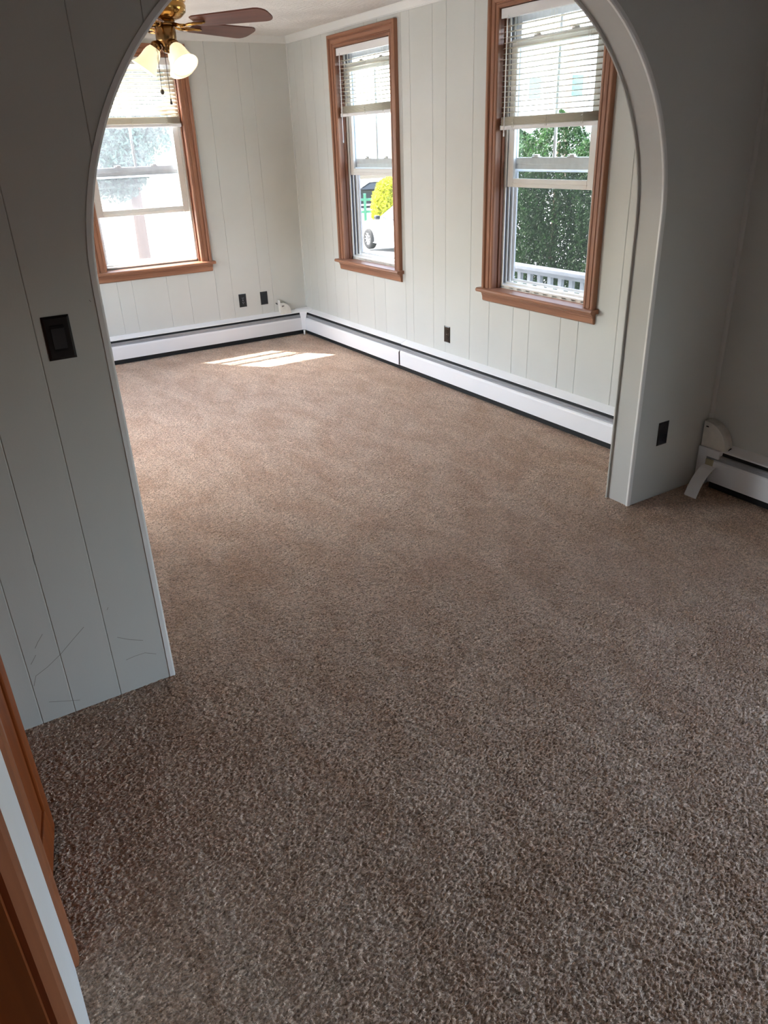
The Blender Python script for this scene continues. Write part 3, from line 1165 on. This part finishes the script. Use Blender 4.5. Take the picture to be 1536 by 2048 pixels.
# ------------------------------------------------------------------ left wall doors
d1 = empty('door_1', (XW, 0, 0), 0)
struct(d1, 'orange-brown folding closet door standing slightly open at the left')
cp = [(0, 0), (.010, 0), (.014, .010), (.013, .045), (.008, .062), (0, .062)]   # (out, along)
b = MB()
b.prism([(o, DOOR1[0] + .004 - a) for o, a in cp], 2, 0.004, 2.08)
b.prism([(o, DOOR1[1] - .004 + min(a, .062)) for o, a in cp], 2, 0.004, 2.08)
b.box((0, DOOR1[0] - .06, 2.03), (.014, DOOR1[1] + .06, 2.09))
b.build('casing', 'door_casing', d1)
b = MB()
b.box((-.118, DOOR1[0], 0), (0.0, DOOR1[0] + .012, 2.03))
b.box((-.118, DOOR1[1] - .012, 0), (0.0, DOOR1[1], 2.03))
b.build('jamb', 'door_casing', d1)


def door_leaf(p0, p1, parent, name='door_leaf'):
    """frame-and-panel leaf standing from p0 to p1 (plan), 2 m high; front faces +x"""
    p0, p1 = Vector((p0[0], p0[1], 0)), Vector((p1[0], p1[1], 0))
    L_ = (p1 - p0).length
    root = bpy.data.objects.new(name, None)
    root.empty_display_size = .1
    COL.objects.link(root)
    root.parent = parent
    root.location = p0
    root.rotation_euler = (0, 0, math.atan2((p1 - p0).y, (p1 - p0).x))
    T, zb_, zt_ = .030, .018, 2.01
    st_ = .052
    b = MB()
    b.box((0, 0, zb_), (st_, T, zt_), .004)
    b.box((L_ - st_, 0, zb_), (L_, T, zt_), .004)
    for a, c3 in ((zb_, zb_ + .105), (.95, 1.05), (zt_ - .1, zt_)):
        b.box((st_ - .002, .0005, a), (L_ - st_ + .002, T - .0005, c3), .003)
    fr = b.build('stile_and_rail', 'door_wood', root)
    b = MB()
    for a, c3 in ((zb_ + .105, .95), (1.05, zt_ - .1)):
        b.box((st_ - .004, .008, a - .004), (L_ - st_ + .004, T - .008, c3 + .004))
        ins = .030
        for y0, y1 in ((.001, .010), (T - .010, T - .001)):
            b.box((st_ + ins, y0, a + ins), (L_ - st_ - ins, y1, c3 - ins), .004)
    b.build('panel', 'door_wood', root)
    return root


d1_local = lambda x, y: (x - XW, y)
door_leaf(d1_local(-3.267, -4.846), d1_local(-3.340, -5.196), d1)
door_leaf(d1_local(-3.340, -4.492), d1_local(-3.267, -4.838), d1)

d2 = empty('door_2', (XW, 0, 0), 0)
struct(d2, 'brown casing of the doorway at the bottom left corner')
b = MB()
cp2 = [(0, 0), (.006, -.002), (.016, .006), (.018, .020), (.018, .050), (.012, .064), (0, .066)]
b.prism([(o, DOOR2[1] + a) for o, a in cp2], 2, 0.004, 2.115)
b.prism([(o, DOOR2[0] - a) for o, a in cp2], 2, 0.004, 2.115)
b.box((0, DOOR2[0] - .06, 2.05), (.018, DOOR2[1] + .06, 2.115))
b.build('casing', 'door_casing', d2)
b = MB()
b.box((-.12, DOOR2[1] - .016, 0), (0.0, DOOR2[1], 2.05))
b.box((-.12, DOOR2[0], 0), (0.0, DOOR2[0] + .016, 2.05))
b.box((-.075, DOOR2[1] - .028, 0), (-.035, DOOR2[1] - .014, 2.05), .002)
b.build('jamb', 'door_wood', d2)

# ------------------------------------------------------------------ ceiling fan
FX, FY, FZ = -1.80, -2.35, 2.172
fan = empty('ceiling_fan', (FX, FY, HC), 0)
tag(fan, 'brass ceiling fan with brown blades and lit bell glass shades', 'ceiling fan')
zz = lambda z: z - HC - .026
b = MB()
b.lathe([(.0, 0), (.075, 0), (.082, zz(2.395)), (.060, zz(2.37)), (.055, zz(2.345)), (.098, zz(2.335)), (.112, zz(2.315)), (.114, zz(2.270)), (.106, zz(2.262)), (.112, zz(2.252)),
         (.108, zz(2.225)), (.085, zz(2.205)), (.060, zz(2.196)), (.0, zz(2.194))], 36)
b.build('motor_housing', 'brass', fan)
b = MB()
b.lathe([(.0, zz(2.196)), (.050, zz(2.194)), (.052, zz(2.172)), (.0, zz(2.172))], 28)
b.build('flywheel', 'antique', fan)
b = MB()
b.lathe([(.040, zz(2.172)), (.049, zz(2.166)), (.050, zz(2.112)), (.044, zz(2.100)), (.030, zz(2.094)), (.022, zz(2.080)), (.026, zz(2.072)), (.020, zz(2.060)), (.0, zz(2.056))], 28)
b.build('switch_housing', 'antique', fan)
BLADE_R = .57
for k in range(5):
    a = math.radians(-52 + 72 * k)
    # blade with rounded corners, pitched
    outline = []
    r0, r1, w0, w1 = .165, BLADE_R, .052, .066
    outline += [(r0, -w0 * .8), (r0 + .02, -w0)]
    outline += [(r1 - .05, -w1)] + [(r1 - .05 + .05 * math.sin(t), -w1 + .045 * (1 - math.cos(t))) for t in (.4, .8, 1.2, PI / 2)]
    outline += [(r1 - .05 + .05 * math.cos(t), w1 - .045 + .045 * math.sin(t)) for t in (0, .4, .8, 1.2, PI / 2)]
    outline += [(r0 + .02, w0), (r0, w0 * .8)]
    b = MB()
    n = len(outline)
    pit = math.radians(-15)
    vs = [(x, y * math.cos(pit), y * math.sin(pit) + t) for t in (-.0028, .0028) for x, y in outline]
    b.add(vs, [tuple(range(n))[::-1], tuple(range(n, 2 * n))] + [(i, (i + 1) % n, n + (i + 1) % n, n + i) for i in range(n)])
    o = b.build('blade', 'blade', fan)
    o.location = (0, 0, zz(FZ + .006))
    o.rotation_euler = (0, 0, a)
    b = MB()
    # openwork brass iron: stem plus a loop
    b.tube([(.045, 0, .006), (.085, 0, -.004), (.11, 0, -.006)], [.009, .008, .008], 8)
    for s in (-1, 1):
        b.tube([(.105, 0, -.006), (.125, s * .018, -.004 + s * .004), (.155, s * .030, s * .006), (.185, s * .030, s * .006), (.215, s * .012, s * .003), (.222, 0, 0)], [.006, .006, .0065, .0065, .006, .005], 7)
    b.tube([(.112, 0, -.006), (.16, 0, -.003), (.222, 0, .0)], .0045, 6)
    o2 = b.build('blade_iron', 'brass', o)
    o2.location = (0, 0, -.008)
for az, tilt in ((-75, 40), (165, 36), (45, 38)):
    a = math.radians(az)
    dirv = Vector((math.cos(a) * math.sin(math.radians(tilt)), math.sin(a) * math.sin(math.radians(tilt)), -math.cos(math.radians(tilt))))
    st = Vector((math.cos(a) * .040, math.sin(a) * .040, zz(2.106)))
    q = dirv.to_track_quat('Z', 'Y').to_matrix().to_4x4()
    mt = Matrix.Translation(st) @ q
    b = MB()
    b.tube([(math.cos(a) * .02, math.sin(a) * .02, zz(2.116)), tuple(st), tuple(st + dirv * .02)], .009, 8)
    b.lathe([(.010, .0), (.024, .012), (.027, .020), (.027, .034), (.024, .036)], 20, mt)
    arm = b.build('light_arm', 'antique', fan)
    b = MB()
    outer = [(.024, .030), (.029, .038), (.036, .050), (.041, .068), (.044, .090), (.049, .112), (.057, .130), (.066, .142)]
    inner = [(r - .003, z - .001) for r, z in outer[::-1]]
    b.lathe(outer + [(.0668, .144)] + inner, 28, mt)
    b.build('lamp_shade', 'shade', arm)
    b = MB()
    b.lathe([(.010, .036), (.012, .048), (.022, .066), (.024, .078), (.018, .092), (.006, .099), (.0, .100)], 16, mt)
    b.build('bulb', 'bulb', arm)
    pl = bpy.data.lights.new('fan_bulb_light', 'POINT')
    pl.energy = .35
    pl.color = (1, .80, .55)
    pl.shadow_soft_size = .03
    po = bpy.data.objects.new('fan_bulb_light', pl)
    po.parent = fan
    po.location = mt @ Vector((0, 0, .115))
    COL.objects.link(po)
for (dx, dy, zlow, kn) in ((-.062, -.014, 1.892, 'round'), (-.028, -.026, 1.848, 'long')):
    b = MB()
    b.tube([(dx * .9, dy * .9, zz(2.075)), (dx, dy, zz(zlow + .012))], .0011, 6)
    for i in range(int((2.075 - zlow) / .006)):
        b.tube([(dx, dy, zz(2.072 - i * .006)), (dx, dy, zz(2.072 - i * .006) - .003)], .0017, 5)
    ch = b.build('pull_chain', 'chain', fan)
    b = MB()
    if kn == 'round':
        b.lathe([(.002, .012), (.006, .010), (.0095, .002), (.0095, -.004), (.006, -.011), (.0, -.013)], 14, Matrix.Translation((dx, dy, zz(zlow))))
    else:
        b.lathe([(.002, .012), (.0045, .010), (.0035, .004), (.006, -.006), (.0065, -.012), (.0, -.014)], 14, Matrix.Translation((dx, dy, zz(zlow))))
    b.build('chain_knob', 'chain', ch)


# ------------------------------------------------------------------ outdoors
M.update({
    'hedge': leaf_mat('hedge_leaves', (.006, .018, .006, 1), (.036, .085, .026, 1), .5),
    'yew': leaf_mat('golden_shrub_leaves', (.42, .45, .03, 1), (.65, .66, .08, 1), .35),
    'tree': leaf_mat('tree_leaves', (.06, .10, .075, 1), (.13, .19, .14, 1), .4),
    'bark': plain('bark', (.13, .085, .06, 1), .9),
    'rail': plain('weathered_white_paint', (.62, .63, .66, 1), .6, var=.12, nscale=9),
    'deck': plain('porch_deck_grey', (.20, .19, .18, 1), .8),
    'asphalt': plain('asphalt', (.20, .20, .21, 1), .9),
    'concrete': plain('pale_concrete', (.32, .32, .315, 1), .9),
    'soil': plain('dark_mulch', (.045, .038, .030, 1), .95, var=.3),
    'grass': plain('lawn', (.16, .28, .07, 1), .95, var=.3),
    'car_white': plain('white_car_paint', (.80, .80, .82, 1), .15),
    'car_black': plain('dark_car_paint', (.03, .032, .04, 1), .15),
    'car_glass': plain('car_glass', (.05, .06, .07, 1), .08),
    'tyre': plain('tyre_rubber', (.03, .03, .03, 1), .8),
    'rim': plain('alloy_rim', (.45, .44, .44, 1), .3, .7),
    'green_paint': plain('green_fence_paint', (.10, .30, .22, 1), .6),
    'siding': plain('pale_siding', (.70, .70, .68, 1), .7),
    'brick': brick_mat(),
    'pane': plain('teal_window_pane', (.10, .22, .24, 1), .2),
    'shingle': plain('grey_shingle', (.16, .16, .17, 1), .9),
})


def leaf_cloud(name, mat, parent, pts, size, up=0.0, seed=1):
    """pts (N,3): one small folded leaf (two triangles) per point, random turn"""
    rg = np.random.default_rng(seed)
    n = len(pts)
    d = rg.normal(size=(n, 3))
    d[:, 2] += up
    d /= np.linalg.norm(d, axis=1)[:, None]
    e = np.cross(d, rg.normal(size=(n, 3)))
    e /= np.linalg.norm(e, axis=1)[:, None]
    s = size * rg.uniform(.6, 1.4, n)[:, None]
    a = pts - d * s
    c_ = pts + d * s
    b_ = pts + e * s * .38
    f = pts - e * s * .38
    co = np.stack([a, b_, c_, f], 1).reshape(-1, 3).astype(np.float32)
    me = bpy.data.meshes.new(name)
    me.vertices.add(len(co))
    me.vertices.foreach_set('co', co.ravel())
    me.loops.add(n * 4)
    me.loops.foreach_set('vertex_index', np.arange(n * 4, dtype=np.int32))
    me.polygons.add(n)
    me.polygons.foreach_set('loop_start', np.arange(0, n * 4, 4, dtype=np.int32))
    me.update(calc_edges=True)
    me.materials.append(M[mat])
    o = bpy.data.objects.new(name, me)
    COL.objects.link(o)
    if parent is not None:
        o.parent = parent
    return o


def blob_points(n, centre, rad, rg, shell=.55):
    d = rg.normal(size=(n, 3))
    d /= np.linalg.norm(d, axis=1)[:, None]
    r = shell + (1 - shell) * rg.random(n) ** .5
    return np.array(centre) + d * r[:, None] * np.array(rad)


GZ = -.75
# ground: lawn and pavement, falling gently away from the house
def ground(x, y):
    return max(-1.95, GZ - .058 * max(0.0, math.hypot(max(0, x - 1), max(0, y - 1)) - 2))


b = MB()
gx = [TW + .02] + [1 + i * 3.0 for i in range(24)]
gy = [-16 + i * 3.0 for i in range(30)]
for i in range(len(gx) - 1):
    for j in range(len(gy) - 1):
        q = [(gx[i], gy[j]), (gx[i + 1], gy[j]), (gx[i + 1], gy[j + 1]), (gx[i], gy[j + 1])]
        b.add([(x, y, ground(x, y)) for x, y in q], [(0, 1, 2, 3)])
b.build('floor_driveway', 'concrete')
bpy.data.objects['floor_driveway']['kind'] = 'structure'
b = MB()
gx2 = [TW + .02, XW - .13] + [-6.0 - i * 3.0 for i in range(9)]
gy2 = [-9.0, -4.2, TW + .02] + [3 + i * 3.0 for i in range(22)]
for i in range(len(gx2) - 1):
    for j in range(len(gy2) - 1):
        if i == 0 and j < 2 or i < 2 and j == 0:
            continue
        q = [(gx2[i + 1], gy2[j]), (gx2[i], gy2[j]), (gx2[i], gy2[j + 1]), (gx2[i + 1], gy2[j + 1])]
        b.add([(x, y, ground(min(x, 1), y)) for x, y in q], [(0, 1, 2, 3)])
b.build('floor_yard', 'concrete')
bpy.data.objects['floor_yard']['kind'] = 'structure'

b = MB().box((TW + .03, -14, GZ - .05), (9, -5.25, GZ + .03))  # unseen dark ground added so little light bounces up through the low window
struct(b.build('floor_bounce_cut', 'soil'))

# porch deck and railing outside the near window
b = MB().box((TW + .02, -5.2, -.40), (1.42, -.6, -.29))
struct(b.build('floor_porch', 'deck'))
rl = empty('porch_railing', (1.33, 0, -.29), 0)
tag(rl, 'white wooden porch railing outside the window beside the arch', 'railing')
MB().box((-.045, -5.1, .885), (.045, -.7, .92), .006).box((-.018, -5.1, .855), (.018, -.7, .885), .003).build('top_rail', 'rail', rl)
MB().box((-.02, -5.1, .08), (.02, -.7, .14), .003).build('bottom_rail', 'rail', rl)
for i in range(36):
    y = -5.02 + i * .122
    o = MB().box((-.016, y - .020, .14), (.016, y + .020, .855), .002).build('baluster', 'rail', rl)
for y in (-5.15, -.66):
    MB().box((-.045, y - .045, 0), (.045, y + .045, .98), .005).build('post', 'rail', rl)

b = MB().box((1.75, -5.2, GZ - .1), (4.2, 1.0, GZ + .04))
struct(b.build('floor_planting_bed', 'soil'))

# hedge: a row of arborvitae
rg = np.random.default_rng(5)
for i, y in enumerate((-2.75, -2.1, -1.45, -.8, -.15, .5)):
    hgt = (2.40, 2.52, 2.44, 2.56, 2.46, 2.50)[i]
    base = ground(2.35, y)
    root = empty('arborvitae', (2.35, y, base), 0)
    tag(root, 'dark green arborvitae in the hedge behind the porch railing', 'shrub', 'arborvitae hedge behind the porch')
    n = 42000
    z = rg.random(n) ** 1.0 * hgt
    rr = .50 * (1 - (z / hgt) ** 9) * (.40 + .60 * rg.random(n) ** .5)
    ph = rg.uniform(0, 2 * PI, n)
    lob = 1 + .16 * np.sin(ph * 5 + i) + .10 * np.sin(z * 9 + ph * 3)
    pts = np.stack([rr * lob * np.cos(ph), rr * lob * np.sin(ph), z], -1)
    leaf_cloud('foliage', 'hedge', root, pts, .017, .8, 20 + i)
    MB().tube([(0, 0, 0), (0, 0, hgt * .9)], [.06, .015], 8).build('trunk', 'bark', root)


def make_tree(loc, hgt, rad, label, group, mat='tree', n=9000, size=.16, trunk=.16, seed=1, zr=(.45, .85)):
    g_ = np.random.default_rng(seed)
    root = empty('tree', loc, 0)
    tag(root, label, 'tree', group)
    pts = []
    for k in range(9):
        c = (g_.uniform(-.55, .55) * rad, g_.uniform(-.55, .55) * rad, hgt * g_.uniform(*zr))
        pts.append(blob_points(n // 9, c, (rad * .55, rad * .55, hgt * .20), g_, .15))
    leaf_cloud('foliage', mat, root, np.concatenate(pts), size, .2, seed + 50)
    MB().tube([(0, 0, -.1), (.05, 0, hgt * .4), (0, .05, hgt * .75)], [trunk, trunk * .8, trunk * .3], 8).build('trunk', 'bark', root)
    return root


for i, (x, y, hh, rad) in enumerate(((2.2, 13.5, 6.2, 1.5), (5.6, 14.2, 6.6, 1.5), (-1.2, 14.4, 6.4, 1.5))):
    make_tree((x, y, ground(min(x, 1), y)), hh, rad, ('leafy tree seen in the middle of the far window', 'leafy tree at the right side of the far window', 'leafy tree at the left side of the far window')[i], 'trees beyond the far window', n=60000, size=.06, seed=30 + i, zr=(.47, .80))

# pale neighbouring house behind the hedge
hs = empty('neighbour_house', (38.2, 37.0, -1.95), math.radians(46))
tag(hs, 'pale neighbouring house seen through the blind beside the arch', 'house')
MB().box((0, -11, -.5), (9, 11, 9.4)).build('wall', 'siding', hs)
MB().prism([(-.5, 9.3), (9.5, 9.3), (4.5, 13.0)], 1, -11.5, 11.5).build('roof', 'shingle', hs)
MB().box((-.42, -1.16, -.5), (-.02, -.80, 10.2)).box((-.46, -1.20, 10.2), (.02, -.76, 10.4)).build('chimney', 'brick', hs)
for y, z in ((-7.5, 5.9), (-4.4, 5.9), (-1.50, 5.9), (1.3, 5.9), (4.2, 5.9), (7.5, 5.9)):
    fr = MB().box((-.06, y - .5, z - .08), (.02, y + .5, z + 1.38)).build('house_window', 'siding', hs)
    MB().box((-.08, y - .40, z), (-.04, y + .40, z + 1.3)).build('pane', 'pane', fr)


# ------------------------------------------------------------------ cars, shrub, fence outside the middle window
def make_car(loc, rz, paint, label):
    """local +x is the nose; 4.6 m long, 1.8 wide, 1.45 high"""
    root = empty('car', loc, rz)
    tag(root, label, 'car')
    side = [(-2.28, .42), (-2.30, .72), (-2.22, .98), (-1.55, 1.02), (-.5, 1.00), (.65, .98), (1.45, .92), (2.10, .80), (2.30, .62), (2.30, .36), (2.1, .24), (-2.1, .24)]
    cab = [(-1.75, 1.00), (-1.05, 1.36), (-.55, 1.44), (.10, 1.42), (.85, 1.00)]

    def loft(poly, halfs, y_in, name, mat):
        b = MB()
        n = len(poly)
        rings = []
        for s, hw, ins in ((-1, halfs - .06, .04), (-1, halfs, 0), (1, halfs, 0), (1, halfs - .06, .04)):
            cx = sum(p[0] for p in poly) / n
            cz = sum(p[1] for p in poly) / n
            rings.append([(cx + (x - cx) * (1 - ins), s * hw * (1 - y_in * max(0, (z - 1.0)) / .44), cz + (z - cz) * (1 - ins)) for x, z in poly])
        vs = [v for r in rings for v in r]
        fs = [(i * n + k, i * n + (k + 1) % n, (i + 1) * n + (k + 1) % n, (i + 1) * n + k) for i in range(3) for k in range(n)]
        fs += [tuple(range(n))[::-1], tuple(range(3 * n, 4 * n))]
        return b.add(vs, fs).build(name, mat, root)

    loft(side, .90, 0, 'body', paint)
    loft(cab, .80, .22, 'roof', paint)
    b = MB()
    for s in (-1, 1):
        for q in ([(-1.5, 1.04), (-1.0, 1.32), (-.48, 1.38), (-.48, 1.04)], [(-.40, 1.04), (-.40, 1.38), (.08, 1.36), (.66, 1.04)]):
            vs = [(x, s * (.815 - .18 * (z - 1.0) / .44), z) for x, z in q]
            vs += [(x, y - s * .02, z) for x, y, z in vs]
            b.add(vs, [(0, 1, 2, 3), (7, 6, 5, 4), (0, 4, 5, 1), (1, 5, 6, 2), (2, 6, 7, 3), (3, 7, 4, 0)])
    b.build('side_window', 'car_glass', root)
    b = MB()
    for (x0, z0, x1, z1, off) in ((.84, 1.02, .14, 1.42, .02), (-1.74, 1.02, -1.07, 1.36, -.02)):
        vs = [(x0 + off, -.72, z0), (x0 + off, .72, z0), (x1 + off, .60, z1), (x1 + off, -.60, z1)]
        vs += [(x - off * 1.5, y, z - .01) for x, y, z in vs]
        b.add(vs, [(0, 1, 2, 3), (7, 6, 5, 4), (0, 4, 5, 1), (1, 5, 6, 2), (2, 6, 7, 3), (3, 7, 4, 0)])
    b.build('windshield', 'car_glass', root)
    for s in (-1, 1):
        MB().box((.55, s * .86, 1.0), (.72, s * 1.02, 1.12), .03).build('mirror', 'car_black', root)
        for x in (-1.40, 1.42):
            mt = Matrix.Translation((x, s * .82, .33)) @ Matrix.Rotation(PI / 2, 4, 'X')
            wh = MB().lathe([(.20, -.10), (.30, -.11), (.33, -.07), (.33, .07), (.30, .11), (.20, .10)], 24, mt).build('wheel', 'tyre', root)
            b = MB()
            b.lathe([(.0, .085 * -s), (.06, .09 * -s), (.06, .06 * -s), (.20, .07 * -s), (.215, .095 * -s), (.215, .05 * -s)], 24, mt)
            for k in range(10):
                a = 2 * PI * k / 10
                p0 = mt @ Vector((.05 * math.cos(a), .05 * math.sin(a), .088 * -s))
                p1 = mt @ Vector((.205 * math.cos(a), .205 * math.sin(a), .092 * -s))
                b.tube([p0, p1], .016, 5)
            b.build('rim', 'rim', wh)
        MB().box((2.18, s * .50, .62), (2.31, s * .84, .74), .03).build('headlamp', 'rim', root)
    return root



make_car((11.47, 15.16, ground(11.47, 15.16)), math.radians(86), 'car_white', 'white car parked outside the right wall window nearer the far corner')
make_car((-3.21 + .520 * 50, -6.54 + .854 * 50, ground(23, 36)), math.radians(150), 'car_black', 'dark car far up the street beyond the golden shrub')
root = empty('shrub', (14.35, 21.0, ground(14.35, 21.0)), 0)
tag(root, 'golden yellow rounded shrub behind the white car', 'shrub')
rg = np.random.default_rng(9)
pts = blob_points(5000, (0, 0, 1.15), (.75, .75, 1.15), rg, .6)
leaf_cloud('foliage', 'yew', root, pts, .09, .7, 91)
MB().tube([(0, 0, -.05), (0, 0, 1.2)], [.06, .03], 7).build('trunk', 'bark', root)
gf = empty('garden_fence', (-3.21 + .512 * 36, -6.54 + .859 * 36, -1.95), math.radians(-31))
tag(gf, 'green post and rail fence beside the golden shrub', 'fence')
for i in range(5):
    MB().box((-3.2 + i * 1.6 - .06, -.06, -.1), (-3.2 + i * 1.6 + .06, .06, 1.55)).build('post', 'green_paint', gf)
MB().box((-3.4, -.03, 1.25), (3.4, .03, 1.35)).box((-3.4, -.03, .75), (3.4, .03, .85)).build('rail', 'green_paint', gf)
b = MB()
for a, c in ((33.0, 40.0),):
    q = [(.40, .92), (.62, .785)]
    vs = []
    for dd in (a, c):
        for x, y in q:
            vs.append((-3.21 + x * dd, -6.54 + y * dd, -1.93))
    b.add(vs, [(0, 1, 3, 2)])
    b.add([(x, y, z - .05) for x, y, z in vs], [(0, 2, 3, 1)])
struct(b.build('floor_lawn', 'grass'))
b = MB()
vs = []
for dd in (41.0, 60.0):
    for x, y in [(.36, .933), (.66, .75)]:
        vs.append((-3.21 + x * dd, -6.54 + y * dd, -1.935))
b.add(vs, [(0, 1, 3, 2)])
b.add([(x, y, z - .05) for x, y, z in vs], [(0, 2, 3, 1)])
struct(b.build('floor_street', 'asphalt'))
